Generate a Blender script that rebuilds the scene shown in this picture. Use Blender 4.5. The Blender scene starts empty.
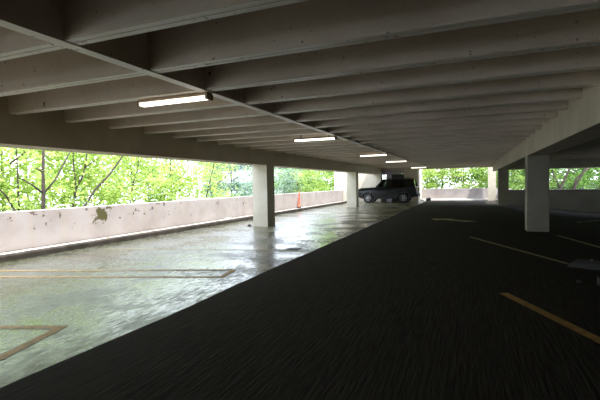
import bpy, bmesh, math, random
import numpy as np
from mathutils import Vector, Matrix

sc = bpy.context.scene
COL = sc.collection
S = 1.28            # metres per survey unit (lengths below are in survey units, eye height 1.23)
EYE = 1.23
def W(x, y, z): return Vector((x*S, y*S, (z+EYE)*S))

# ------------------------------------------------------------------ camera, sky, sun, exposure
cd = bpy.data.cameras.new('camera'); cam = bpy.data.objects.new('camera', cd); COL.objects.link(cam)
Rv = Vector((0.92566329, 0.37791571, -0.01808851)); Uv = Vector((0.00289974, 0.04072137, 0.99916633)); Fv = Vector((-0.37833724, 0.92494405, -0.03659842))
m = Matrix.Identity(4)
for i in range(3):
    m[i][0] = Rv[i]; m[i][1] = Uv[i]; m[i][2] = -Fv[i]
m.translation = W(0, 0, 0)
cam.matrix_world = m
cd.sensor_width = 36; cd.lens = 36*416.98/600; cd.clip_end = 600; cd.clip_start = 0.05
sc.camera = cam

world = bpy.data.worlds.new('world'); sc.world = world; world.use_nodes = True
wn = world.node_tree.nodes; wl = world.node_tree.links
bg = wn['Background']
tc = wn.new('ShaderNodeTexCoord'); sx = wn.new('ShaderNodeSeparateXYZ'); cr = wn.new('ShaderNodeValToRGB')
wl.new(tc.outputs['Generated'], sx.inputs[0]); wl.new(sx.outputs['Z'], cr.inputs[0]); wl.new(cr.outputs[0], bg.inputs[0])
cr.color_ramp.elements[0].position = 0.0; cr.color_ramp.elements[0].color = (0.80, 0.89, 1.0, 1)
cr.color_ramp.elements[1].position = 0.7; cr.color_ramp.elements[1].color = (0.74, 0.82, 1.0, 1)
bg.inputs[1].default_value = 2.6

sd = bpy.data.lights.new('sun', 'SUN'); sun = bpy.data.objects.new('sun', sd); COL.objects.link(sun)
sd.energy = 3.6; sd.angle = math.radians(1.5); sd.color = (1.0, 0.94, 0.86)
sun.rotation_euler = Vector((1.0, -0.6, 2.08)).to_track_quat('Z', 'Y').to_euler()
sun.location = (20, -10, 40)

vs = sc.view_settings
vs.view_transform = 'Standard'; vs.look = 'None'; vs.gamma = 1; vs.use_curve_mapping = False
vs.exposure = 1.25
sc.cycles.max_bounces = 16; sc.cycles.diffuse_bounces = 10; sc.cycles.transparent_max_bounces = 16

# ------------------------------------------------------------------ materials
class NT:
    def __init__(s, name):
        s.m = bpy.data.materials.new(name); s.m.use_nodes = True
        s.n = s.m.node_tree.nodes; s.l = s.m.node_tree.links; s.b = s.n['Principled BSDF']
        s.g = s.n.new('ShaderNodeNewGeometry')
    def new(s, t, **k):
        x = s.n.new(t)
        for a, b in k.items(): setattr(x, a, b)
        return x
    def put(s, sock, v):
        if hasattr(v, 'is_output') or hasattr(v, 'links'): s.l.new(v, sock)
        else: sock.default_value = v
    def scaled(s, sc3, src=None):
        x = s.new('ShaderNodeVectorMath', operation='MULTIPLY'); s.l.new(src or s.g.outputs['Position'], x.inputs[0]); x.inputs[1].default_value = sc3; return x.outputs[0]
    def noise(s, scale, detail=4, vec=None, rough=0.55):
        x = s.new('ShaderNodeTexNoise'); x.inputs['Scale'].default_value = scale; x.inputs['Detail'].default_value = detail; x.inputs['Roughness'].default_value = rough
        s.l.new(vec or s.g.outputs['Position'], x.inputs['Vector']); return x.outputs[0]
    def ramp(s, v, a, b, ca=(0,0,0,1), cb=(1,1,1,1)):
        x = s.new('ShaderNodeValToRGB'); e = x.color_ramp.elements; e[0].position = a; e[1].position = b; e[0].color = ca; e[1].color = cb; s.l.new(v, x.inputs[0]); return x.outputs[0]
    def math(s, op, a, b=0.0, c=None):
        x = s.new('ShaderNodeMath', operation=op); s.put(x.inputs[0], a); s.put(x.inputs[1], b)
        if c is not None: s.put(x.inputs[2], c)
        return x.outputs[0]
    def mix(s, f, a, b):
        x = s.new('ShaderNodeMix', data_type='RGBA'); s.put(x.inputs[0], f); s.put(x.inputs[6], a); s.put(x.inputs[7], b); return x.outputs[2]
    def xyz(s):
        x = s.new('ShaderNodeSeparateXYZ'); s.l.new(s.g.outputs['Position'], x.inputs[0]); return x.outputs
    def bump(s, h, st, dist=0.01):
        x = s.new('ShaderNodeBump'); x.inputs['Strength'].default_value = st; x.inputs['Distance'].default_value = dist; s.l.new(h, x.inputs['Height']); s.l.new(x.outputs[0], s.b.inputs['Normal'])
    def set(s, col=None, rough=None, metal=None, spec=None):
        if col is not None: s.put(s.b.inputs['Base Color'], col)
        if rough is not None: s.put(s.b.inputs['Roughness'], rough)
        if metal is not None: s.b.inputs['Metallic'].default_value = metal
        if spec is not None: s.b.inputs['Specular IOR Level'].default_value = spec
        return s.m
def C4(r, g, b): return (r, g, b, 1)

def painted(name, col, stain, pit=0.68, pitcol=C4(.1,.09,.07), lit_soffit=None):
    t = NT(name)
    c = t.mix(t.ramp(t.noise(0.9, 6), .42, .72), col, stain)
    c = t.mix(t.math('MULTIPLY', t.ramp(t.noise(14, 3), .45, .75), .25), c, stain)
    p = t.math('MAXIMUM', t.ramp(t.noise(5.5, 8, rough=.7), pit, pit+.02), t.ramp(t.noise(13, 5, rough=.6), pit+.01, pit+.03))
    c = t.mix(p, c, pitcol)
    if lit_soffit:                                            # undersides smoother from steel forms; paler colour stands in for bounced floor light
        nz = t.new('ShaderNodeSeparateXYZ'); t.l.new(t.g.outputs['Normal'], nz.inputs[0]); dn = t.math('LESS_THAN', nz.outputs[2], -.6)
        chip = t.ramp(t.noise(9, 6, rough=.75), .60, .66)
        c = t.mix(dn, c, t.mix(chip, lit_soffit, pitcol)); t.bump(t.noise(30, 4), .15, .01)
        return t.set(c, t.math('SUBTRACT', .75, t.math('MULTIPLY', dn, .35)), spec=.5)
    t.bump(t.noise(30, 4), .25, .01)
    return t.set(c, .75, spec=.3)
M = {}
M['ceiling'] = painted('painted_ceiling_concrete', C4(.80,.69,.585), C4(.62,.53,.435), .665, lit_soffit=C4(.97,.92,.87))
M['slab'] = painted('shade_darkened_slab_concrete', C4(.30,.27,.225), C4(.22,.195,.16), .69)  # darker than the joists, to deepen the shade in the recesses between them
M['girder'] = painted('cream_painted_girder', C4(.66,.58,.47), C4(.51,.44,.35), .70)
M['column'] = painted('cream_painted_column', C4(.60,.56,.455), C4(.48,.44,.35), .70)
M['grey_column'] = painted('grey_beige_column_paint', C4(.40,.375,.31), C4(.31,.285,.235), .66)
M['cream'] = painted('cream_wall_paint', C4(.55,.52,.44), C4(.48,.44,.37), .74)
M['grey'] = painted('grey_wall_paint', C4(.42,.41,.38), C4(.32,.31,.28), .72)
M['lilac'] = painted('bluish_shade_tint', C4(.33,.29,.38), C4(.27,.24,.31), .74)  # lilac hue stands for bluish light on a shaded wall

def parapet_mat():
    t = NT('peeling_pink_white_parapet_paint'); X = t.xyz()
    c = t.mix(t.ramp(t.noise(1.3, 5), .38, .7), C4(.41,.378,.372), C4(.32,.285,.27))
    st = t.ramp(t.noise(1.0, 5, t.scaled((5, 5, .7))), .48, .75)           # vertical weather streaks
    c = t.mix(t.math('MULTIPLY', st, .35), c, C4(.42,.35,.27))
    # small chips of missing paint, more of them toward the top and foot of the wall
    z = X[2]
    top = t.math('ABSOLUTE', t.math('SUBTRACT', z, .72*S)); top = t.math('MULTIPLY', top, .11)
    p = t.math('SUBTRACT', t.noise(4.5, 7, rough=.70), top)
    p = t.ramp(p, .600, .618)
    c = t.mix(p, c, C4(.09,.07,.045))
    # the one large bare patch
    n = t.noise(3.0, 6, rough=.7)
    dy = t.math('MULTIPLY', t.math('SUBTRACT', X[1], 7.0*S), 1.0); dz = t.math('MULTIPLY', t.math('SUBTRACT', z, .61*S), 1.3)
    r = t.math('SQRT', t.math('ADD', t.math('MULTIPLY', dy, dy), t.math('MULTIPLY', dz, dz)))
    r = t.math('ADD', r, t.math('MULTIPLY', t.math('SUBTRACT', n, .5), 1.5))
    near = t.ramp(r, .245, .26, C4(1,1,1), C4(0,0,0))
    c = t.mix(near, c, C4(.085,.078,.03))
    # second ragged chip band further down the garage
    t.bump(t.noise(22, 5), .4, .012)
    return t.set(c, .8, spec=.25)
M['parapet'] = parapet_mat()

def floor_mat():
    t = NT('garage_floor_two_coatings'); X = t.xyz()
    # dark ribbed asphalt-like coating (right) and worn pale deck coating (left); the joint runs under the rib
    edge = t.math('ADD', X[0], t.math('MULTIPLY', t.math('SUBTRACT', t.noise(.35, 2), .5), .16))
    f = t.math('GREATER_THAN', edge, -2.70*S)
    ribs = t.noise(1.0, 3, t.scaled((34, 2.2, 1)), .6)
    dk = t.mix(t.ramp(ribs, .40, .68), C4(.043,.039,.033), C4(.068,.062,.053))
    dk = t.mix(t.math('MULTIPLY', t.ramp(t.noise(.6, 5), .45, .75), .5), dk, C4(.055,.050,.044))
    n1 = t.noise(.55, 6); n2 = t.noise(2.2, 8, rough=.7)
    lt = t.mix(t.ramp(n1, .38, .62), C4(.15,.145,.055), C4(.22,.205,.135))
    lt = t.mix(t.math('MULTIPLY', t.ramp(n2, .50, .70), .55), lt, C4(.07,.065,.045))
    lt = t.mix(t.math('MULTIPLY', t.ramp(t.noise(1.0, 5, t.scaled((.35, 1.6, 1))), .56, .68), .7), lt, C4(.03,.026,.018))
    speck = t.ramp(t.noise(38, 3), .52, .62)
    lt = t.mix(t.math('MULTIPLY', speck, .65), lt, C4(.05,.045,.035))
    lt = t.mix(t.math('MULTIPLY', t.ramp(t.noise(1.0, 6, t.scaled((18, 4, 1)), .7), .45, .62), .7), lt, C4(.045,.042,.03))
    col = t.mix(f, lt, dk)
    wet = t.ramp(t.noise(.8, 5), .42, .60, C4(.10,.10,.10), C4(.30,.30,.30))
    fine = t.noise(1.0, 6, t.scaled((20, 5, 1)), .7)
    wet = t.math('ADD', wet, t.math('MULTIPLY', t.ramp(fine, .42, .66), .30))
    rg = t.mix(f, wet, C4(.92,.92,.92))
    h = t.math('ADD', t.math('MULTIPLY', t.ramp(ribs, .38, .68), t.math('ADD', t.math('MULTIPLY', f, .62), .08)), t.math('MULTIPLY', t.noise(42, 4, rough=.6), .26))
    t.bump(h, .55, .008)
    t.put(t.b.inputs['Specular IOR Level'], t.math('SUBTRACT', .42, t.math('MULTIPLY', f, .40)))
    return t.set(col, rg)
M['floor'] = floor_mat()

def kerb_mat():
    t = NT('dirty_kerb_concrete')
    c = t.mix(t.ramp(t.noise(2.5, 6), .35, .7), C4(.17,.135,.10), C4(.08,.064,.045))
    nz = t.new('ShaderNodeSeparateXYZ'); t.l.new(t.g.outputs['Normal'], nz.inputs[0])
    top = t.math('GREATER_THAN', nz.outputs[2], .6)      # sunlight put into the colour: tread far paler than the brown face
    tp = t.mix(t.ramp(t.noise(4, 5), .52, .66), C4(.50,.46,.41), C4(.16,.13,.09))
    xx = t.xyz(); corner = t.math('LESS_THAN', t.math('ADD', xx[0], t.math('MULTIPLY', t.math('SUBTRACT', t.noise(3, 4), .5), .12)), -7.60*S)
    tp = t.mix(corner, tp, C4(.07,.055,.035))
    t.bump(t.noise(25, 4), .3, .01)
    return t.set(t.mix(top, c, tp), .85)
M['kerb'] = kerb_mat()

def simple(name, col, rough=.5, metal=0, spec=.5, var=.0, scale=8):
    t = NT(name); c = col
    if var: c = t.mix(t.ramp(t.noise(scale, 5), .35, .7), col, tuple(x*(1-var) for x in col[:3])+(1,))
    return t.set(c, rough, metal, spec)
M['yellow'] = simple('worn_yellow_line_paint', C4(.52,.29,.06), .6, var=.5, scale=9)
M['yellow_pale'] = simple('faded_yellow_line_paint', C4(.50,.40,.16), .6, var=.5, scale=9)
M['black'] = simple('black_rubber', C4(.012,.012,.012), .7, var=.3)
M['dark'] = simple('dark_brown_door_paint', C4(.012,.011,.012), .55, var=.3)
M['white'] = simple('white_enamel', C4(.75,.75,.72), .4, var=.08)
M['pipe'] = simple('grey_white_pipe', C4(.5,.5,.47), .5, var=.2)
M['rust'] = simple('grimy_fixture_metal', C4(.40,.31,.20), .5, .1, var=.5)
M['orange'] = simple('orange_plastic', C4(.85,.12,.03), .45, var=.15)
M['reflective'] = simple('red_orange_reflective_band', C4(.60,.035,.02), .35, var=.1)
M['red'] = simple('dull_red_paint', C4(.10,.012,.012), .4, var=.2)
M['stop'] = simple('rubbed_concrete', C4(.04,.038,.034), .7, var=.5, scale=6)
M['bag'] = simple('white_plastic_bag', C4(.8,.8,.78), .4, var=.1)
M['iron'] = simple('cast_iron_grate', C4(.10,.095,.10), .45, .6, var=.4)
M['car'] = simple('black_car_paint', C4(.0025,.0025,.003), .4, 0, .25)
M['trim'] = simple('dark_plastic_trim', C4(.012,.012,.012), .6, var=.2)
M['rim'] = simple('silver_alloy', C4(.46,.46,.47), .35, .8, var=.15)
M['tail'] = simple('red_tail_lens', C4(.12,.008,.01), .25)
M['lamp_lens'] = simple('clear_headlamp_lens', C4(.45,.46,.48), .15)
M['bark'] = simple('dark_tree_bark', C4(.050,.036,.026), .9, var=.5, scale=6)
M['bark_light'] = simple('brown_tree_bark', C4(.11,.080,.050), .9, var=.5, scale=6)
M['far_wall'] = simple('pale_far_concrete', C4(.55,.56,.58), .8, var=.15, scale=.6)
M['far_glass'] = simple('dark_far_glazing', C4(.03,.05,.06), .2)
M['soil'] = simple('leaf_litter_ground', C4(.10,.12,.04), .95, var=.5, scale=.8)
def glass_mat():
    t = NT('tinted_car_glass')
    tr = t.new('ShaderNodeBsdfTransparent'); tr.inputs[0].default_value = (.42,.45,.44,1)
    gl = t.new('ShaderNodeBsdfGlossy'); gl.inputs['Roughness'].default_value = .04
    fr = t.new('ShaderNodeFresnel'); fr.inputs[0].default_value = 1.5
    mx = t.new('ShaderNodeMixShader'); t.l.new(fr.outputs[0], mx.inputs[0]); t.l.new(tr.outputs[0], mx.inputs[1]); t.l.new(gl.outputs[0], mx.inputs[2])
    t.l.new(mx.outputs[0], t.n['Material Output'].inputs[0]); return t.m
M['glass'] = glass_mat()
def emit_mat():
    t = NT('lit_fluorescent_diffuser'); t.set(C4(.9,.88,.8), .4)
    t.b.inputs['Emission Color'].default_value = C4(1.0,.93,.80); t.b.inputs['Emission Strength'].default_value = 1.6; return t.m
M['lit'] = emit_mat()
def leaf_mat(name, a, b):
    t = NT(name)
    c = t.mix(t.ramp(t.noise(.9, 4), .38, .60), tuple(x*.62 for x in a[:3])+(1,), b)
    c = t.mix(t.math('MULTIPLY', t.ramp(t.noise(6, 2), .4, .7), .4), c, tuple(x*.7 for x in a[:3])+(1,))
    df = t.new('ShaderNodeBsdfDiffuse'); tl = t.new('ShaderNodeBsdfTranslucent'); mx = t.new('ShaderNodeMixShader'); mx.inputs[0].default_value = .55
    t.l.new(c, df.inputs[0]); t.l.new(c, tl.inputs[0]); t.l.new(df.outputs[0], mx.inputs[1]); t.l.new(tl.outputs[0], mx.inputs[2])
    t.l.new(mx.outputs[0], t.n['Material Output'].inputs[0]); return t.m
M['leaf_spring'] = leaf_mat('spring_green_leaves', C4(.42,.58,.12), C4(.60,.74,.24))
M['leaf_mid'] = leaf_mat('mid_green_leaves', C4(.26,.42,.10), C4(.46,.62,.20))
M['leaf_deep'] = leaf_mat('deep_green_leaves', C4(.10,.22,.05), C4(.24,.40,.11))
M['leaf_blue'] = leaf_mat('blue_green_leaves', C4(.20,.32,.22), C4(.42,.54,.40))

# ------------------------------------------------------------------ helpers
def link(name, me, mat, parent=None, loc=None, smooth=False):
    o = bpy.data.objects.new(name, me); COL.objects.link(o)
    if mat is not None and not me.materials: me.materials.append(mat)
    if parent is not None: o.parent = parent
    if loc is not None: o.location = loc
    if smooth:
        for p in me.polygons: p.use_smooth = True
    return o
def tag(o, label=None, cat=None, group=None, kind=None):
    if label: o['label'] = label
    if cat: o['category'] = cat
    if group: o['group'] = group
    if kind: o['kind'] = kind
    return o
def empty(name, loc, label, cat, group=None, rz=0, kind=None):
    o = bpy.data.objects.new(name, None); COL.objects.link(o); o.location = loc; o.rotation_euler = (0, 0, rz); o.empty_display_size = .2
    return tag(o, label, cat, group, kind)
def finish(bm, name, mat, parent=None, loc=None, bevel=0, seg=2, smooth=False):
    if bevel:
        bmesh.ops.bevel(bm, geom=[e for e in bm.edges if len(e.link_faces) == 2 and e.calc_face_angle(0) > .5], offset=bevel, segments=seg, affect='EDGES', profile=.6)
    bmesh.ops.recalc_face_normals(bm, faces=bm.faces)
    me = bpy.data.meshes.new(name); bm.to_mesh(me); bm.free()
    return link(name, me, mat, parent, loc, smooth)
def add_box(bm, x0, x1, y0, y1, z0, z1):
    v = [bm.verts.new((x, y, z)) for z in (z0, z1) for (x, y) in ((x0,y0),(x1,y0),(x1,y1),(x0,y1))]
    for f in ((0,1,2,3),(4,5,6,7),(0,1,5,4),(1,2,6,5),(2,3,7,6),(3,0,4,7)): bm.faces.new([v[i] for i in f])
def add_prism(bm, pts, axis, a, b):
    """polygon pts (2-D) extruded from a to b along axis ('x': pts are (y,z); 'y': pts are (x,z); 'z': pts are (x,y))"""
    def P(p, t): return {'x': (t, p[0], p[1]), 'y': (p[0], t, p[1]), 'z': (p[0], p[1], t)}[axis]
    A = [bm.verts.new(P(p, a)) for p in pts]; B = [bm.verts.new(P(p, b)) for p in pts]
    bm.faces.new(A); bm.faces.new(B[::-1]); n = len(pts)
    for i in range(n): bm.faces.new((A[i], A[(i+1) % n], B[(i+1) % n], B[i]))
def add_tube(bm, pts, r0, r1=None, n=8, caps=True):
    r1 = r0 if r1 is None else r1; pts = [Vector(p) for p in pts]; rings = []
    L = len(pts)
    for i, p in enumerate(pts):
        d = (pts[min(i+1, L-1)] - pts[max(i-1, 0)]).normalized()
        a = d.cross(Vector((0.31, 0.17, 0.93))).normalized(); b = d.cross(a)
        r = r0 + (r1-r0)*i/max(1, L-1)
        rings.append([bm.verts.new(p + (a*math.cos(t*2*math.pi/n) + b*math.sin(t*2*math.pi/n))*r) for t in range(n)])
    for i in range(L-1):
        for t in range(n): bm.faces.new((rings[i][t], rings[i][(t+1) % n], rings[i+1][(t+1) % n], rings[i+1][t]))
    if caps: bm.faces.new(rings[0][::-1]); bm.faces.new(rings[-1])
def add_lathe(bm, prof, n=24, axis='z', c=(0,0,0), caps=True):
    rings = []
    for r, h in prof:
        ring = []
        for t in range(n):
            a = 2*math.pi*t/n; x, y = r*math.cos(a), r*math.sin(a)
            p = (x, y, h) if axis == 'z' else (x, h, y)
            ring.append(bm.verts.new((p[0]+c[0], p[1]+c[1], p[2]+c[2])))
        rings.append(ring)
    for i in range(len(rings)-1):
        for t in range(n): bm.faces.new((rings[i][t], rings[i][(t+1) % n], rings[i+1][(t+1) % n], rings[i+1][t]))
    if caps: bm.faces.new(rings[0][::-1]); bm.faces.new(rings[-1])
def block(name, x0, x1, y0, y1, z0, z1, mat, bevel=.012, label=None, cat=None, group=None, kind='structure', parent=None):
    """box given in survey units, origin at the middle of its base"""
    p0 = W(x0, y0, z0); p1 = W(x1, y1, z1); c = Vector(((p0.x+p1.x)/2, (p0.y+p1.y)/2, p0.z))
    bm = bmesh.new(); add_box(bm, p0.x-c.x, p1.x-c.x, p0.y-c.y, p1.y-c.y, 0, p1.z-c.z)
    o = finish(bm, name, mat, parent, c, bevel, 1)
    return tag(o, label, cat, group, kind)

# ------------------------------------------------------------------ structure
Y0, Y1 = -6.0, 28.4
def zf(x, y):
    """floor height: level, except that the far right bay falls away to the right"""
    if x <= 1.8: return -EYE
    t = min(1, max(0, (y-9)/14)); t = t*t*(3-2*t)
    return -EYE - .10*(x-1.8)*t
bm = bmesh.new()
xs = [-8.4, -7.0, -5, -2.7, 0, 1.8, 2.4, 3.2, 4.2, 5.4, 6.8, 8.6]; ys = [Y0-.3, -4, 0, 4, 7, 9, 11, 13, 15, 17, 19, 21, 23, 24.3, 27, 30.4]
g = [[bm.verts.new(W(x, y, zf(x, y))) for y in ys] for x in xs]
for i in range(len(xs)-1):
    for j in range(len(ys)-1):
        if xs[i] >= 1.8 and ys[j] >= 24.3: continue
        bm.faces.new((g[i][j], g[i+1][j], g[i+1][j+1], g[i][j+1]))
fl = finish(bm, 'floor', M['floor']); tag(fl, kind='structure', label='worn pale deck coating beside dark ribbed driving surface', cat='floor')
sm = fl.modifiers.new('slab', 'SOLIDIFY'); sm.thickness = .3; sm.offset = -1
if fl.data.polygons[0].normal.z < 0: fl.data.flip_normals()

def slab(name, x0, x1, y0, y1, lab):
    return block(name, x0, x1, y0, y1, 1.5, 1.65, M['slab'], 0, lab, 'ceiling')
slab('ceiling', 1.75, 8.75, Y0-.2, 24.15, 'shade-darkened concrete slab above the dark side bay')
slab('ceiling', -6.1, 1.75, Y0-.2, Y1, 'shade-darkened concrete slab above the joists')

# joists, one by one: a grooved bottom flange and slightly flared web
def joist_mesh(length, name):
    bm = bmesh.new(); w = .066*S; h = .51*S; gr = .008
    prof = [(-w*1.25, h), (-w, .02), (-w+.012, 0), (-gr, 0), (0, .02), (gr, 0), (w-.012, 0), (w, .02), (w*1.25, h)]
    add_prism(bm, prof, 'x', 0, length); bmesh.ops.recalc_face_normals(bm, faces=bm.faces)
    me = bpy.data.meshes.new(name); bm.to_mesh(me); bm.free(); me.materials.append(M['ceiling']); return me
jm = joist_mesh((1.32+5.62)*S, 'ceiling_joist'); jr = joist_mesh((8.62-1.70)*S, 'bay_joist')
sp = .8076; y = 2.167-.066
k0 = int((Y0-y)/sp)
for k in range(k0, 60):
    yy = y + k*sp
    if yy > Y1-.3: break
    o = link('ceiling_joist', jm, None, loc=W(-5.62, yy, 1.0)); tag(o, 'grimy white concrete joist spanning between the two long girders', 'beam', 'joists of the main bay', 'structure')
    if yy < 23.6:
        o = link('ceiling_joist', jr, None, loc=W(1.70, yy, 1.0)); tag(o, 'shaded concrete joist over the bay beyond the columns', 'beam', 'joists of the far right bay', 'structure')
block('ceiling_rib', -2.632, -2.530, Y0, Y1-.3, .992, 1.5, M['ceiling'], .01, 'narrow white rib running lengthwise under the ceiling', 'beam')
block('ceiling_beam', -6.06, -5.58, Y0-.2, Y1, .60, 1.5, M['girder'], .015, 'long cream girder over the open side with trees', 'beam')
block('ceiling_beam', 1.27, 1.73, Y0-.2, Y1, .60, 1.5, M['girder'], .015, 'long girder carried by the columns beside the dark bay', 'beam')
block('ceiling_beam', -5.58, 1.27, Y1-.28, Y1, .87, 1.5, M['girder'], .012, 'end beam across the far opening', 'beam')
block('ceiling_beam', 1.73, 8.75, 23.75, 24.15, .57, 1.5, M['grey'], .012, 'dark end beam over the far opening of the side bay', 'beam')

# columns
def column(x0, x1, y0, y1, top, lab):
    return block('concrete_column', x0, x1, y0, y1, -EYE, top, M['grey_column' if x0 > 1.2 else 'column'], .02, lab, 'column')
column(-6.07, -5.58, 11.08, 11.58, .6, 'cream square column standing beside the cone on the wet floor')
column(-6.10, -5.58, 21.5, 22.0, .6, 'cream square column beside the bonnet of the black vehicle')
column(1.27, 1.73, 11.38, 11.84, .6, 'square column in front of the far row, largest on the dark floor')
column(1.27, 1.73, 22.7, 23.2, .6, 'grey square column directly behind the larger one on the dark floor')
column(1.05, 1.50, 29.15, 29.55, 1.62, 'sunlit pale column against the far parapet')
for i, yy in enumerate((-0.1,)):
    column(-6.07, -5.58, yy-.3, yy+.2, .6, 'cream column on the open side outside the view')

# left side: kerb and parapet
P = M['parapet']
block('wall_left', -8.0, -7.70, Y0-.2, 28.5, -1.6, -.403, P, .012, 'peeling pinkish white parapet along the trees', 'wall')
bm = bmesh.new(); kx0, kx1 = -7.72*S, -7.40*S
add_prism(bm, [(kx0, 0), (kx1+.01, 0), (kx1, .11), (kx1-.03, .16), (kx0, .17)], 'y', (Y0-.2)*S, 26.3*S)
tag(finish(bm, 'kerb', M['kerb']), 'stained concrete kerb at the foot of the parapet', 'kerb', None, 'structure')
# far end
bm = bmesh.new(); add_prism(bm, [(29.70*S, 0), (29.72*S, .10), (30.02*S, .12), (30.02*S, 0)], 'x', -3.1*S, 1.9*S)
tag(finish(bm, 'kerb', simple('pale_worn_kerb', C4(.60,.57,.52), .8, var=.2)), 'sunlit pale kerb at the foot of the far parapet', 'kerb', None, 'structure')
block('wall_back', -3.12, 1.95, 30.0, 30.25, -1.5, -.44, P, .012, 'sunlit peeling parapet across the far opening', 'wall')
block('wall_back', 1.80, 2.05, 24.16, 30.0, -1.5, -.44, P, .012, 'short parapet return behind the farthest columns', 'wall')
bm = bmesh.new()
bz = [W(1.73, 24, zf(1.73, 24)-.15).z, W(8.7, 24, zf(8.7, 24)-.15).z]; tz = W(0, 0, -.50).z
add_prism(bm, [(1.73*S, bz[0]), (8.7*S, bz[1]), (8.7*S, tz), (1.73*S, tz)], 'y', 23.9*S, 24.1*S)
tag(finish(bm, 'wall_back', M['grey'], None, None, .01), 'grey parapet closing the dark side bay', 'wall', None, 'structure')
bm = bmesh.new(); add_box(bm, 1.73*S, 8.7*S, 23.80*S, 24.16*S, tz-.10, tz+.05)
tag(finish(bm, 'trim_1', P, None, None, .008), 'pinkish cap on the grey parapet', 'trim', None, 'structure')
block('wall_right_blocker', 8.62, 8.80, Y0-.2, 24.15, -3.2, 1.65, M['grey'], 0, 'unseen grey wall added to keep the side bay dark', 'wall')  # out of view, added to keep daylight out of the side bay
block('wall_front_blocker', -5.6, 8.7, Y0-.35, Y0-.2, -1.5, 1.65, M['grey'], 0, 'unseen rear wall added to block light from behind', 'wall')  # closes the unseen rear, added to cut light reaching the joists from behind

# stair tower behind the vehicle
block('wall_tower', -8.2, -5.62, 28.3, 28.6, -EYE, 1.7, M['cream'], .01, 'bright cream wall behind the bonnet of the vehicle', 'wall')
block('wall_tower', -8.3, -7.46, 26.3, 28.3, -EYE, 1.7, M['cream'], .01, 'sunlit cream pier where the parapet ends', 'wall')
block('wall_tower', -5.24, -4.94, 28.3, 28.55, -EYE, 1.0, M['lilac'], .008, 'wall strip tinted lilac for bluish shade between doorway and dark door', 'wall')
block('wall_tower', -5.62, -5.24, 28.3, 28.55, .63, 1.5, M['lilac'], .008, 'lintel tinted lilac for bluish shade above the bright doorway', 'wall')
block('wall_tower', -4.94, -4.08, 28.3, 28.55, .61, 1.5, M['grey'], .008, 'wall over the dark door', 'wall')
block('wall_tower', -4.08, -3.24, 28.3, 28.55, -EYE, 1.5, M['cream'], .008, 'cream wall behind the tail of the vehicle', 'wall')
block('wall_tower', -3.24, -3.12, 28.3, 30.3, -EYE, 1.5, M['cream'], .008, 'return wall beside the far opening', 'wall')
d = block('door_1', -4.92, -4.10, 28.38, 28.44, -EYE, .60, M['dark'], .005, 'dark closed steel door behind the vehicle roof', 'door')
bm = bmesh.new(); add_tube(bm, [(-.36, -.06, 1.0), (-.36, -.14, 1.0), (-.22, -.14, 1.0)], .014)
finish(bm, 'door_handle', M['rim'], d)
block('wall_tower', -5.62, -5.24, 28.3, 28.55, -EYE, -.2, M['dark'], .008, 'dark wall below the bright opening', 'wall')
fr = empty('window_1', W(-5.43, 28.4, -EYE), 'bright open window with a dark frame beside the cream wall', 'window', kind='structure')
for nm, (a, b, c, e) in {'window_frame': (-.243, -.15, 1.31, 2.38), 'mullion': (-.02, .02, 1.31, 2.38), 'window_head': (-.243, .243, 2.30, 2.38)}.items():
    bm = bmesh.new(); add_box(bm, a, b, -.06, .06, c, e); finish(bm, nm, M['dark'], fr)
bm = bmesh.new(); add_tube(bm, [(0,0,0), (0,0,(.93+EYE)*S)], .05, n=12)
tag(finish(bm, 'downpipe', M['white'], None, W(-3.16, 28.15, -EYE)), 'white vertical downpipe beside the far opening', 'pipe')

# outside ground
bm = bmesh.new(); add_box(bm, -160, 160, -60, 260, -9.4, -9.2)
tag(finish(bm, 'ground', M['soil']), kind='structure', label='ground far below the deck', cat='ground')

# ------------------------------------------------------------------ floor paint
def stripe(name, pts, width, mat, label, group=None, cat='parking line', closed=False):
    p3 = [Vector((a*S, b*S, zf(a, b)*S + EYE*S + .004)) for a, b in pts]; c = p3[0].copy()
    bm = bmesh.new(); w = width/2
    for i in range(len(p3)-1):
        a, b = p3[i]-c, p3[i+1]-c; d = (b-a).normalized(); n = Vector((-d.y, d.x, 0))*w
        ex = d*w*(0 if i == 0 else .9)
        N = max(1, int((b-a).length/.5)); dz = Vector((0, 0, .0006*i))
        for k in range(N):
            u = a-ex + (b-a+ex)*(k/N); v = a-ex + (b-a+ex)*((k+1)/N)
            q = [bm.verts.new(p+dz) for p in (u-n, v-n, v+n, u+n)]; bm.faces.new(q)
    bmesh.ops.remove_doubles(bm, verts=bm.verts, dist=.0001)
    o = finish(bm, name, mat, None, c)
    return tag(o, label, cat, group)
stripe('parking_line', [(-7.35, 3.44), (-3.12, 4.78), (-3.21, 5.24), (-7.35, 3.87)], .10, M['yellow'], 'long narrow yellow outline across the wet pale floor')
stripe('parking_line', [(-6.6, 1.47), (-3.37, 2.58), (-3.19, 1.94), (-4.1, -0.6)], .11, M['yellow'], 'yellow angled stripe with a pointed corner, nearest on pale floor')
stripe('parking_line', [(-6.9, 6.32), (-4.09, 6.92), (-2.93, 7.13)], .06, M['yellow_pale'], 'faint yellow line on pale floor in front of the cream column')
stripe('parking_line', [(-0.01, 9.97), (1.32, 7.09)], .10, M['yellow_pale'], 'thin yellow line on dark floor in front of the large column')
stripe('parking_line', [(0.33, 5.04), (1.35, 2.79)], .13, M['yellow'], 'broad orange stripe on the dark floor, most vivid there')
stripe('parking_line', [(1.78, 10.7), (2.6, 7.0)], .10, M['yellow_pale'], 'dim yellow line running from behind the large column')
stripe('parking_line', [(2.94, 14.59), (3.97, 16.49)], .12, M['yellow_pale'], 'dim line on the sloping floor of the side bay')
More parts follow.
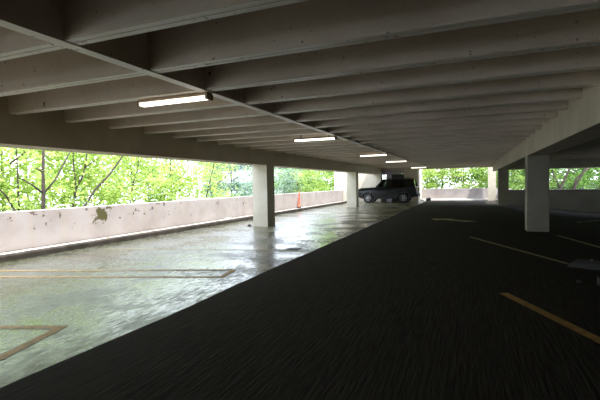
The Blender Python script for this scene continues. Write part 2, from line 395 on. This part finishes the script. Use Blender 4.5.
# painted arrow
bm = bmesh.new()
ar = [(-1.26, 14.75), (-1.05, 14.10), (-.85, 14.30), (-.1, 13.72), (.2, 13.95), (-.62, 14.55), (-.48, 14.78)]
c = W(-.6, 14.3, -EYE)
vs_ = [bm.verts.new((a*S-c.x, b*S-c.y, .004)) for a, b in ar]; bm.faces.new(vs_)
tag(finish(bm, 'floor_arrow', M['yellow_pale'], None, c), 'pale yellow painted arrow on the dark driving lane', 'arrow')

# ------------------------------------------------------------------ ceiling lamps
def lamp_proto():
    root = empty('ceiling_light', (0,0,0), '', 'light', 'fluorescent lights along the rib')
    L = 1.20
    bm = bmesh.new(); add_box(bm, -L/2, L/2, -.06, .06, .0, .05); finish(bm, 'housing', M['rust'], root, None, .008)
    bm = bmesh.new(); add_prism(bm, [(-.07,0), (-.06,-.03), (-.03,-.042), (.03,-.042), (.06,-.03), (.07,0)], 'x', -L/2+.03, L/2-.03); finish(bm, 'diffuser', M['lit'], root)
    for s in (-1, 1):
        bm = bmesh.new(); add_box(bm, s*(L/2-.015)-.018, s*(L/2-.015)+.018, -.074, .074, -.046, .02); finish(bm, 'end_cap', M['rust'], root, None, .006)
    return root
def copy_tree(o, parent=None):
    c = o.copy(); COL.objects.link(c)
    if parent is not None: c.parent = parent
    for ch in list(o.children): copy_tree(ch, c)
    return c
lp = lamp_proto()
spots = [(3.77, 'lit fluorescent fixture, largest and closest to the open corner of ceiling'), (8.27, 'lit fluorescent fixture, second along the rib after the largest'),
         (14.0, 'lit fluorescent fixture above and before the black vehicle, third along the rib'), (18.66, 'lit fluorescent fixture, fourth along the rib'), (27.2, 'smallest lit fluorescent fixture by the far opening')]
for i, (yy, lab) in enumerate(spots):
    o = lp if i == 0 else copy_tree(lp)
    o.location = W(-3.02, yy, .955); o['label'] = lab; o['category'] = 'light'
    for s in (-1, 1):
        bm = bmesh.new(); add_box(bm, s*.4-.012, s*.4+.012, -.02, .02, .045, .12); finish(bm, 'bracket', M['rust'], o)

# conduit in the side bay
bm = bmesh.new(); add_tube(bm, [(0,0,0), (1.0,0,.03), (2.6,0,.0), (6.0,0,0)], .02)
tag(finish(bm, 'conduit', M['pipe'], None, W(3.6, 21.0, .93)), 'thin pale conduit under the ceiling of the dark side bay', 'pipe')

# ------------------------------------------------------------------ vehicle (metres; x runs from the front wheel to the tail)
car = empty('suv', W(-5.95, 25.8, -EYE) + Vector((0, .93, 0)), 'black boxy off-road suv with silver wheels parked behind the column', 'car')
def arc(cx, cz, r, a0, a1, n): return [(cx+r*math.cos(math.radians(a0+(a1-a0)*i/n)), cz+r*math.sin(math.radians(a0+(a1-a0)*i/n))) for i in range(n+1)]
WZ, WR, WB, TOP = .395, .395, 2.79, 1.89
low = [(-.86, .50), (-.48, .36)] + arc(0, WZ, .47, 180, 0, 12) + [(.52, .33), (2.26, .33)] + arc(WB, WZ, .47, 180, 0, 12) + [(3.32, .40), (3.74, .52), (3.78, .80), (3.74, 1.22), (3.66, 1.27),
       (.62, 1.27), (.30, 1.25), (-.55, 1.20), (-.78, 1.13), (-.86, .95)]
bm = bmesh.new(); add_prism(bm, low, 'y', -.92, .92)
for v in bm.verts:                       # tumblehome and rounded nose in plan
    s = 1 - .035*max(0, (v.co.z-.75)/.5)
    if v.co.x < -.3: s *= 1 - .10*((-.3-v.co.x)/.56)**2
    if v.co.x > 3.4: s *= 1 - .04*((v.co.x-3.4)/.38)
    v.co.y *= s
body = finish(bm, 'body', M['car'], car, None, .03, 2)
def gh(x, z, inset=0):
    t = (z-1.24)/(TOP-1.24); return .885 - .15*t + inset
def bar(bm, a, b, w, side):            # a pillar between two (x,z) points on a side of the cabin
    q = []
    for (x, z) in (a, b):
        for dx in (-w, w):
            q.append((x+dx, z))
    pts = [q[0], q[1], q[3], q[2]]
    o_ = [bm.verts.new((x, side*(gh(x, z)+.004), z)) for x, z in pts]; i_ = [bm.verts.new((x, side*(gh(x, z)-.06), z)) for x, z in pts]
    bm.faces.new(o_); bm.faces.new(i_[::-1])
    for i in range(4): bm.faces.new((o_[i], o_[(i+1)%4], i_[(i+1)%4], i_[i]))
for s in (-1, 1):
    for a_, b_, w_ in (((.60, 1.23), (1.18, 1.85), .045), ((1.62, 1.23), (1.66, 1.85), .05), ((2.52, 1.23), (2.52, 1.85), .06), ((3.60, 1.23), (3.46, 1.85), .09)):
        bm = bmesh.new(); bar(bm, a_, b_, w_, s); finish(bm, 'pillar', M['car'], car)
bm = bmesh.new(); add_prism(bm, [(1.06, 1.835), (1.35, TOP-.01), (2.2, TOP+.01), (3.2, TOP-.005), (3.56, 1.835), (3.3, 1.82), (1.3, 1.82)], 'y', -.75, .75)
finish(bm, 'roof', M['car'], car, None, .015)
def pane(nm, pts, side, mat=M['glass']):
    bm = bmesh.new(); o_ = [bm.verts.new((x, side*(gh(x, z)-.015), z)) for x, z in pts]; i_ = [bm.verts.new((x, side*(gh(x, z)-.022), z)) for x, z in pts]
    bm.faces.new(o_); bm.faces.new(i_[::-1])
    for i in range(len(pts)): bm.faces.new((o_[i], o_[(i+1) % len(pts)], i_[(i+1) % len(pts)], i_[i]))
    return finish(bm, nm, mat, car)
for s in (-1, 1):
    pane('side_window', [(.64,1.24), (1.60,1.24), (1.63,1.83), (1.19,1.83)], s)
    pane('side_window', [(1.66,1.24), (2.48,1.24), (2.48,1.83), (1.69,1.83)], s)
    pane('side_window', [(2.56,1.24), (3.56,1.24), (3.33,1.83), (2.56,1.83)], s)
def sheet(nm, q, mat, th=.006):
    bm = bmesh.new(); v = [bm.verts.new(p) for p in q]; f = bm.faces.new(v); n = Vector(q[1]).__sub__(Vector(q[0])).cross(Vector(q[3])-Vector(q[0])).normalized()
    w = [bm.verts.new(Vector(p)+n*th) for p in q]; bm.faces.new(w[::-1])
    for i in range(4): bm.faces.new((v[i], v[(i+1)%4], w[(i+1)%4], w[i]))
    return finish(bm, nm, mat, car)
sheet('windscreen', [(.60,-.84,1.24), (.60,.84,1.24), (1.15,.71,1.83), (1.15,-.71,1.83)], M['glass'])
sheet('rear_window', [(3.60,-.82,1.26), (3.60,.82,1.26), (3.52,.70,1.82), (3.52,-.70,1.82)], M['glass'])
for x in (1.35, 2.3):
    for yy in (-.4, .4):
        bm = bmesh.new(); add_box(bm, x, x+.16, yy-.23, yy+.23, .9, 1.42); add_box(bm, x+.03, x+.12, yy-.12, yy+.12, 1.44, 1.60); finish(bm, 'seat', M['trim'], car, None, .03)
def wheel(x, side):
    y0 = side*.80
    bm = bmesh.new(); w = .125
    add_lathe(bm, [(.25,-w), (.33,-w), (.375,-w*.85), (WR,-w*.45), (WR,w*.45), (.375,w*.85), (.33,w), (.25,w), (.25,-w)], 32, 'y', (0,0,0), False)
    t = finish(bm, 'tyre', M['black'], car, (x, y0, WZ), 0, 1, True)
    bm = bmesh.new(); add_lathe(bm, [(.255, -.09*side), (.255, .10*side), (.235, .11*side), (.225, .08*side), (.235, -.09*side), (.255, -.09*side)], 32, 'y', (0,0,0), False)
    add_lathe(bm, [(.07, .05*side), (.07, .10*side), (.03, .115*side)], 16, 'y')
    for k in range(6):
        a = k*math.pi/3
        for da in (-.13, .13):
            d = Vector((math.cos(a+da), 0, math.sin(a+da))); p = Vector((math.cos(a), 0, math.sin(a)))
            add_tube(bm, [p*.05+Vector((0,.085*side,0)), d*.15+Vector((0,.095*side,0)), d*.235+Vector((0,.09*side,0))], .020, .018, 6)
    finish(bm, 'rim', M['rim'], t)
    bm = bmesh.new(); add_lathe(bm, [(.20, -.02), (.20, .02)], 24, 'y'); finish(bm, 'brake_disc', M['trim'], t)
for x in (0, WB):
    for s in (-1, 1): wheel(x, s)
for s in (-1, 1):                      # arch flares, mirrors, handles, sills, rails, lamps
    for x in (0, WB):
        bm = bmesh.new(); A = arc(x, WZ, .47, 185, -5, 16); B = arc(x, WZ, .53, 185, -5, 16)
        for i in range(16):
            v = [bm.verts.new((p[0], s*yy, p[1])) for yy in (.90, .955) for p in (A[i], A[i+1], B[i+1], B[i])]
            for f in ((0,1,2,3), (4,5,6,7), (0,1,5,4), (2,3,7,6)): bm.faces.new([v[j] for j in f])
        finish(bm, 'arch_flare', M['trim'], car)
    bm = bmesh.new(); add_box(bm, .52, 2.24, s*.93-.05, s*.93+.05, .36, .42); finish(bm, 'side_step', M['trim'], car, None, .012)
    bm = bmesh.new(); add_box(bm, .74, .86, s*1.01-.11, s*1.01+.11, 1.24, 1.42); finish(bm, 'mirror', M['car'], car, None, .03)
    for x in (1.45, 2.40):
        bm = bmesh.new(); add_box(bm, x-.1, x+.1, s*.915-.02, s*.915+.02, 1.10, 1.13); finish(bm, 'door_handle', M['trim'], car, None, .006)
    bm = bmesh.new(); add_tube(bm, [(1.35, s*.66, TOP), (1.45, s*.66, TOP+.07), (3.1, s*.66, TOP+.07), (3.2, s*.66, TOP)], .018); finish(bm, 'roof_rail', M['trim'], car)
    bm = bmesh.new(); add_box(bm, -.86, -.70, s*.66-.13, s*.66+.13, .86, 1.04); finish(bm, 'headlamp', M['lamp_lens'], car, None, .03)
    bm = bmesh.new(); add_box(bm, 3.67, 3.80, s*.80-.07, s*.80+.07, .92, 1.20); finish(bm, 'tail_lamp', M['tail'], car, None, .015)
bm = bmesh.new(); add_box(bm, -.95, -.78, -.82, .82, .46, .72); finish(bm, 'front_bumper', M['trim'], car, None, .05)
bm = bmesh.new(); add_box(bm, 3.70, 3.88, -.84, .84, .50, .72); finish(bm, 'rear_bumper', M['trim'], car, None, .04)
bm = bmesh.new(); add_box(bm, -.885, -.84, -.48, .48, .80, 1.03)
for k in range(4): add_box(bm, -.90, -.88, -.46, .46, .82+k*.055, .84+k*.055)
finish(bm, 'grille', M['trim'], car, None, .004)

# ------------------------------------------------------------------ channelizer cone leaning on the parapet
cone = empty('traffic_cone', W(-7.53, 18.25, -EYE)+Vector((0,0,.165)), 'tall slim orange traffic cone leaning on the peeling parapet', 'cone')
cone.rotation_euler = (math.radians(-22), math.radians(-6), 0)
bm = bmesh.new(); add_lathe(bm, [(.095,0), (.082,.05), (.074,.12), (.030,.96), (.028,1.0)], 20); finish(bm, 'cone_body', M['orange'], cone, None, 0, 1, True)
for h in (.30, .56, .80):
    r = .074 - (h-.12)*.0524; bm = bmesh.new(); add_lathe(bm, [(r+.004,h), (r+.004-.10*.0524,h+.10)], 20); finish(bm, 'reflective_band', M['reflective'], cone, None, 0, 1, True)
bm = bmesh.new(); add_tube(bm, [(0,0,.98), (0,0,1.04), (.028,0,1.08), (0,0,1.13), (-.028,0,1.08), (0,0,1.04)], .011, n=6); finish(bm, 'handle', M['orange'], cone)
bm = bmesh.new(); add_lathe(bm, [(.145,-.01), (.145,.035), (.115,.05)], 8); finish(bm, 'base', M['black'], cone)

# ------------------------------------------------------------------ small things
t = empty('floor_drain', W(-3.14, 7.32, -EYE), 'small square grey drain grate in the wet floor', 'drain')
bm = bmesh.new(); add_box(bm, -.15, .15, -.15, .15, -.02, .008); finish(bm, 'frame', M['iron'], t, None, .004)
bm = bmesh.new()
for k in range(6): add_box(bm, -.12, .12, -.115+k*.042, -.095+k*.042, .006, .014)
finish(bm, 'grate', M['iron'], t)
# parking stop lying at the edge of the dark floor
t = empty('wheel_stop', W(1.30, 6.93, -EYE), 'scuffed dark wheel stop lying on the dark floor at the frame edge', 'wheel stop', rz=math.radians(-24))
bm = bmesh.new(); add_prism(bm, [(-.10,0), (.10,0), (.085,.09), (.045,.145), (-.045,.145), (-.085,.09)], 'x', .12, 1.8)
for v in bm.verts:
    if v.co.x < .2: v.co.x -= .14*(1-v.co.z/.145)
finish(bm, 'block', M['stop'], t, None, .012)
for x in (.35, 1.5):
    bm = bmesh.new(); add_lathe(bm, [(.022,.13), (.022,.155), (.012,.16)], 10, 'z', (x,0,0)); finish(bm, 'anchor_bolt', M['rim'], t)
def lump(name, loc, sx_, sy_, sz_, mat, label, cat, seed):
    rnd = random.Random(seed); bm = bmesh.new(); bmesh.ops.create_icosphere(bm, subdivisions=3, radius=1)
    ph = [rnd.uniform(0, 6) for _ in range(6)]
    for v in bm.verts:
        c = v.co; k = 1 + .16*math.sin(3*c.x+ph[0])*math.cos(2.6*c.y+ph[1]) + .12*math.sin(6*c.z+5*c.x+ph[2]) + .07*math.sin(11*c.y+ph[3]+4*c.x)
        v.co = Vector((c.x*k*sx_, c.y*k*sy_, max(-.55, c.z*k)*sz_ + .55*sz_))
    return tag(finish(bm, name, mat, None, loc, 0, 1, False), label, cat)
t = empty('tyre_scrap', W(1.62, 5.78, -EYE), 'torn dark strip of tyre curled on the floor beside the wheel stop', 'debris')
bm = bmesh.new()
A = [( .30*math.cos(a)-.02, .20*math.sin(a)) for a in [math.radians(200-10*i) for i in range(19)]]
for i in range(18):
    (xa, ya), (xb, yb) = A[i], A[i+1]; ia, ib = (xa*.9, ya*.88), (xb*.9, yb*.88); h0 = .10+.05*math.sin(i*.35); h1 = .10+.05*math.sin((i+1)*.35)
    v = [bm.verts.new(p) for p in ((xa,ya,0),(xb,yb,0),(ib[0],ib[1],0),(ia[0],ia[1],0),(xa,ya,h0),(xb,yb,h1),(ib[0],ib[1],h1),(ia[0],ia[1],h0))]
    for f in ((0,1,2,3),(4,5,6,7),(0,1,5,4),(2,3,7,6)): bm.faces.new([v[j] for j in f])
finish(bm, 'rubber_strip', M['stop'], t)
lump('rubble_piece', W(1.20, 5.83, -EYE), .04, .035, .03, M['stop'], 'little crumb of rubble beside the curled tyre strip', 'debris', 4)
lump('plastic_bag', W(-2.99, 29.0, -EYE), .16, .11, .10, M['bag'], 'small white crumpled bag at the foot of the far parapet', 'bag', 7)
lump('rubbish_bag', W(-2.62, 29.2, -EYE), .20, .15, .17, M['black'], 'small black rubbish bag beside the white one', 'bag', 9)
lump('concrete_chunk', W(-7.52, 12.0, -EYE)+Vector((0,0,.14)), .09, .22, .05, M['bag'], 'pale broken concrete chunk lying on the kerb', 'debris', 12)
lump('concrete_chunk', W(-6.16, 11.0, -EYE), .06, .05, .06, M['orange'] if False else M['stop'], 'small lump of rubble at the foot of the cream column', 'debris', 15)
t = empty('hose_cabinet', W(-3.63, 28.24, .02), 'small dull red box on the wall behind the vehicle tail', 'cabinet')
bm = bmesh.new(); add_box(bm, -.24, .24, -.07, .07, 0, .34); finish(bm, 'case', M['red'], t, None, .01)
bm = bmesh.new(); add_box(bm, -.21, .21, -.085, -.068, .03, .31); finish(bm, 'cabinet_door', M['red'], t, None, .004)

# ------------------------------------------------------------------ trees
def leaf_mesh(name, seed, n, rx, ry, rz, size, clumps=70):
    rs = np.random.RandomState(seed)
    u = rs.normal(size=(clumps, 3)); u /= np.linalg.norm(u, axis=1)[:, None]; u *= rs.uniform(.25, 1, (clumps, 1))**.5
    cc = u*np.array([rx, ry, rz]); cs = rs.uniform(.3, .9, clumps)*min(rx, ry, rz)*.30
    k = rs.randint(0, clumps, n); off = rs.normal(size=(n, 3)); off[:, 2] *= .45
    c = cc[k] + off*cs[k][:, None]
    nrm = rs.normal(size=(n, 3))*.55 + np.array([0, 0, 1.0]); nrm /= np.linalg.norm(nrm, axis=1)[:, None]
    a = np.cross(nrm, rs.normal(size=(n, 3))); a /= np.linalg.norm(a, axis=1)[:, None]; b = np.cross(nrm, a)
    sz = size*rs.uniform(.6, 1.25, (n, 1))
    # a pointed leaf: six corners folded a little along the midrib
    V = np.stack([c-a*sz*.55, c-a*sz*.15+b*sz*.30, c+a*sz*.25+b*sz*.22, c+a*sz*.6-nrm*sz*.12, c+a*sz*.25-b*sz*.22, c-a*sz*.15-b*sz*.30], 1).reshape(-1, 3)
    me = bpy.data.meshes.new(name)
    me.vertices.add(len(V)); me.vertices.foreach_set('co', V.ravel().astype(np.float32))
    me.loops.add(n*6); me.loops.foreach_set('vertex_index', np.arange(n*6, dtype=np.int32))
    me.polygons.add(n); me.polygons.foreach_set('loop_start', np.arange(n, dtype=np.int32)*6); me.polygons.foreach_set('loop_total', np.full(n, 6, np.int32))
    me.update(); me.validate(); return me
LM = [leaf_mesh('foliage', 11+i, 4300, 2.9, 2.9, 3.6, .19, 90) for i in range(3)]
LF = [leaf_mesh('foliage', 31+i, 6000, 3.6, 3.2, 4.4, .24, 80) for i in range(3)]
def tree(x, y, zc, scale, leaf, src, label, group, seed, trunks=None, bark='bark', r=.10, lean=(0,0)):
    """x, y, zc in survey units: crown centre"""
    rnd = random.Random(seed); base = W(x, y, 0); base.z = -9.2
    root = empty('broadleaf_tree', base, label, 'tree', group)
    top = W(x, y, zc) - base
    me = src[seed % 3].copy(); me.materials.clear(); me.materials.append(M[leaf])
    f = link('foliage', me, None, root, top); f.rotation_euler = (0, 0, rnd.uniform(0, 6.28)); f.scale = (scale, scale, scale*rnd.uniform(.9, 1.15)); f['kind'] = 'stuff'
    bm = bmesh.new()
    if trunks is None:
        lx, ly = lean
        p = [Vector((-lx, -ly, -.3)), Vector((-lx*.6, -ly*.6+.05, top.z*.45)), Vector((rnd.uniform(-.1,.1), rnd.uniform(-.1,.1), top.z)), Vector((lx*.5, ly*.5, top.z+2.6*scale))]
        add_tube(bm, p, r*1.5, r*.25, 8)
        for k in range(5):
            a = rnd.uniform(0, 6.28); h = top.z + rnd.uniform(-2.4, 1.6)*scale; q = p[1].lerp(p[2], min(1, max(0, (h-p[1].z)/(p[2].z-p[1].z))))
            e = q + Vector((math.cos(a)*1.6, math.sin(a)*1.6, rnd.uniform(.8, 1.8)))*scale
            add_tube(bm, [q, q.lerp(e, .5)+Vector((0,0,-.12)), e], r*.45, r*.12, 6)
    else:
        for i, (rr, pts) in enumerate(trunks):
            q = [W(*p) - base for p in pts]
            if i == 0: q = [Vector((q[0].x, q[0].y, -.3))] + q
            add_tube(bm, q, rr*S*(1.3 if i == 0 else 1), rr*S*.6, 8)
    finish(bm, 'trunk', M[bark], root, None, 0, 1, True)
    return root
G1 = 'trees close behind the left parapet'; G2 = 'trees beyond the far parapet'; G3 = 'distant trees behind the left ones'
TR = {
 'a': (-11.5, 8.4, [(.055, [(-11.5,8.37,-.74),(-11.5,8.41,-.16),(-11.5,8.42,.5),(-11.5,8.51,1.73)]), (.03, [(-11.5,8.43,-.11),(-11.5,8.79,.27),(-11.5,9.08,.73),(-11.5,9.37,1.21)]),
      (.03, [(-11.5,8.4,-.11),(-11.5,8.08,.13),(-11.5,7.8,.3)]), (.03, [(-11.5,8.42,.5),(-11.5,8.22,.61)])]),
 'b': (-13, 10.7, [(.035, [(-13,10.54,-.82),(-13,10.74,.03),(-13,10.68,.6),(-13,10.67,1.37)]), (.035, [(-13,10.74,.03),(-13,11.0,.39),(-13,11.14,.79),(-13,11.3,1.49)]), (.02, [(-13,11.14,.75),(-13,11.46,.98),(-13,11.87,1.19)])]),
 'c': (-12, 10.6, [(.04, [(-12,10.15,-.65),(-12,10.66,-.05),(-12,11.33,.51),(-12,12.02,1.27),(-12,12.23,1.51)])]),
 'd': (-14, 14.6, [(.035, [(-14,14.28,-.59),(-14,14.56,.35),(-14,14.83,.89),(-14,14.92,1.72)])]),
 'e': (-13.5, 9.0, [(.03, [(-13.5,9.01,-.72),(-13.5,9.02,.25),(-13.5,9.02,1.6)])]),
 'f': (-12.5, 8.1, [(.03, [(-12.5,8.26,-.69),(-12.5,7.99,-.17),(-12.5,7.7,.15)]), (.03, [(-12.3,8.0,.75),(-12.3,8.47,1.12),(-12.3,8.35,1.26)])]),
 'g': (-16, 23.5, [(.04, [(-16,22.52,-1.65),(-16,23.14,-.24),(-16,23.91,1.43),(-16,24.2,2.46)]), (.035, [(-16,23.14,-.24),(-16,24.59,.29),(-16,25.5,.71),(-16,25.78,1.0)])]),
}
near = [
 ('a', -13.6, 8.6, 1.0, 1.0, 'leaf_spring', 'upright dark-trunked tree with a forked branch behind the parapet'),
 ('b', -14.6, 11.0, .6, 1.0, 'leaf_spring', 'slim tree splitting into two thin stems behind the parapet'),
 ('c', -14.0, 12.6, 1.4, .95, 'leaf_spring', 'tree whose thin stem leans steeply toward the cream column'),
 ('d', -15.4, 15.2, .5, 1.1, 'leaf_spring', 'tree with one thin nearly vertical stem halfway along the parapet'),
 ('e', -15.6, 7.0, -.6, 1.05, 'leaf_mid', 'thin straight sapling beside the upright dark-trunked tree'),
 ('f', -14.8, 5.4, 1.6, 1.0, 'leaf_spring', 'tree with crooked twigs at the very end of the parapet view'),
 ('g', -17.6, 24.0, .4, 1.25, 'leaf_spring', 'yellow green tree with a leaning stem left of the cream column')]
for i, (k, x, y, zc, s_, lf, lab) in enumerate(near):
    bx, by, tr = TR[k]
    r_ = tree(bx, by, 0, s_, lf, LM, lab, G1, i, tr, 'bark')
    f = [c for c in r_.children if c.name.startswith('foliage')][0]; f.location = W(x, y, zc) - r_.location
more_near = [(-17.5, 11.0, 1.6, 1.35, 'leaf_spring'), (-17, 17.5, -.8, 1.25, 'leaf_mid'), (-16, 19.5, 1.8, 1.15, 'leaf_spring'), (-18.5, 7.5, -1.5, 1.4, 'leaf_spring'), (-19.5, 21.5, -.6, 1.35, 'leaf_mid'),
             (-16.5, 3.0, -.8, 1.2, 'leaf_mid'), (-21, 14.5, 1.8, 1.7, 'leaf_spring')]
wrds = ['rounded bright tree in the second row behind the slim forked tree', 'low mid green tree behind the middle of the parapet', 'tall bright tree behind the middle of the parapet',
        'broad low tree behind the upright dark-trunked one', 'mid green tree beyond the leaning stem', 'mid green tree at the near end of the parapet', 'tall yellow green tree rising at the back of the row']
for i, (x, y, zc, s_, lf) in enumerate(more_near): tree(x, y, zc, s_, lf, LM, wrds[i], G1, 20+i, None, 'bark', .09)
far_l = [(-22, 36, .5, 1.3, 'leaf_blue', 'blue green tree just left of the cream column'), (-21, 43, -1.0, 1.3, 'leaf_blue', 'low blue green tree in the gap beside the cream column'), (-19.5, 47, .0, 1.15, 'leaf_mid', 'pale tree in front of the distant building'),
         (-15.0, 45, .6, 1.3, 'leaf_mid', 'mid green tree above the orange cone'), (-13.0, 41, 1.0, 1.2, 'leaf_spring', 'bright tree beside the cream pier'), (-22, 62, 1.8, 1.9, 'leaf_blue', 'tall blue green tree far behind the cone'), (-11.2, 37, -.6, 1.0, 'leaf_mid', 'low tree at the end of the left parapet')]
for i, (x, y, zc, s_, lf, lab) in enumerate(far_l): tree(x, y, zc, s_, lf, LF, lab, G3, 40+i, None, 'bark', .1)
far_t = [(-4.6, 38, .6, .95, 'leaf_spring', 'bright tree beside the white downpipe'), (-2.4, 40, .9, 1.0, 'leaf_mid', 'mid green tree over the bags at the far parapet'), (-.6, 37.5, .2, .9, 'leaf_spring', 'bright low tree in the middle of the far opening'),
         (.9, 41, 1.2, 1.1, 'leaf_deep', 'dark green tree before the sunlit far column'), (2.6, 37, .4, .9, 'leaf_mid', 'tree seen in the slit between the farthest columns'), (3.6, 34, .8, .8, 'leaf_mid', 'tree seen just beside the grey column in the side bay'),
         (5.2, 34.5, 1.9, .95, 'leaf_deep', 'dark leaning tree beyond the side bay'), (7.6, 36.5, 3.2, .95, 'leaf_deep', 'dark leaning tree with parted trunks beyond the side bay'), (14.0, 42, .6, 1.0, 'leaf_mid', 'mid green tree at the edge of the side bay opening'),
         (7.5, 46, .6, 1.3, 'leaf_deep', 'deep green tree filling the gap behind the leaning trunks'), (3.9, 42, .2, 1.0, 'leaf_deep', 'deep green tree right beside the column in the side bay opening'), (12.0, 50, 3.6, 1.4, 'leaf_deep', 'deep green crown above the low pale building'),
         (-6.5, 46, 2.5, 1.5, 'leaf_mid', 'tall tree far beyond the downpipe'), (3.5, 50, 3.0, 1.7, 'leaf_spring', 'tall bright tree far beyond the columns')]
for i, (x, y, zc, s_, lf, lab) in enumerate(far_t):
    lean = (1.2, 0) if 'leaning' in lab else (0, 0)
    tr = None
    if 'dark leaning tree beyond' in lab: tr = [(.09, [(5.2, 32, -1.6), (5.48, 32, -.66), (6.04, 32.1, .77), (6.5, 32.3, 2.2)]), (.06, [(5.5, 32, -.6), (5.15, 32.2, .3), (4.9, 32.4, 1.4)])]
    if 'parted trunks' in lab: tr = [(.085, [(6.0, 32.5, -1.6), (6.32, 32.5, -.67), (7.03, 32.6, .74), (7.8, 32.9, 2.4)]), (.08, [(6.25, 32.5, -.8), (6.55, 32.8, .1), (7.6, 33.2, 1.0)])]
    tree(x, y, zc, s_, lf, LF, lab, G2, 60+i, tr, 'bark', .2 if lean[0] else .11, lean)

# ------------------------------------------------------------------ distant buildings
def building(loc, sx_, sy_, h, floors, label, rz=0):
    root = empty('office_building', loc, label, 'building', None, rz)
    bm = bmesh.new(); add_box(bm, -sx_/2, sx_/2, -sy_/2, sy_/2, 0, h); finish(bm, 'walls', M['far_wall'], root)
    fh = h/floors
    for k in range(floors):
        bm = bmesh.new(); add_box(bm, -sx_/2-.05, sx_/2+.05, -sy_/2-.05, sy_/2+.05, k*fh+fh*.45, k*fh+fh*.85); finish(bm, 'window', M['far_glass'], root)
    bm = bmesh.new(); add_box(bm, -sx_/2-.4, sx_/2+.4, -sy_/2-.4, sy_/2+.4, h, h+.5); finish(bm, 'roof', M['far_wall'], root)
building((-42, 84, -9.2), 16, 26, 16.0, 4, 'pale distant building with dark window bands behind the trees')
building((16.5, 76, -9.2), 14, 14, 10.2, 3, 'low pale building seen through the side bay opening')
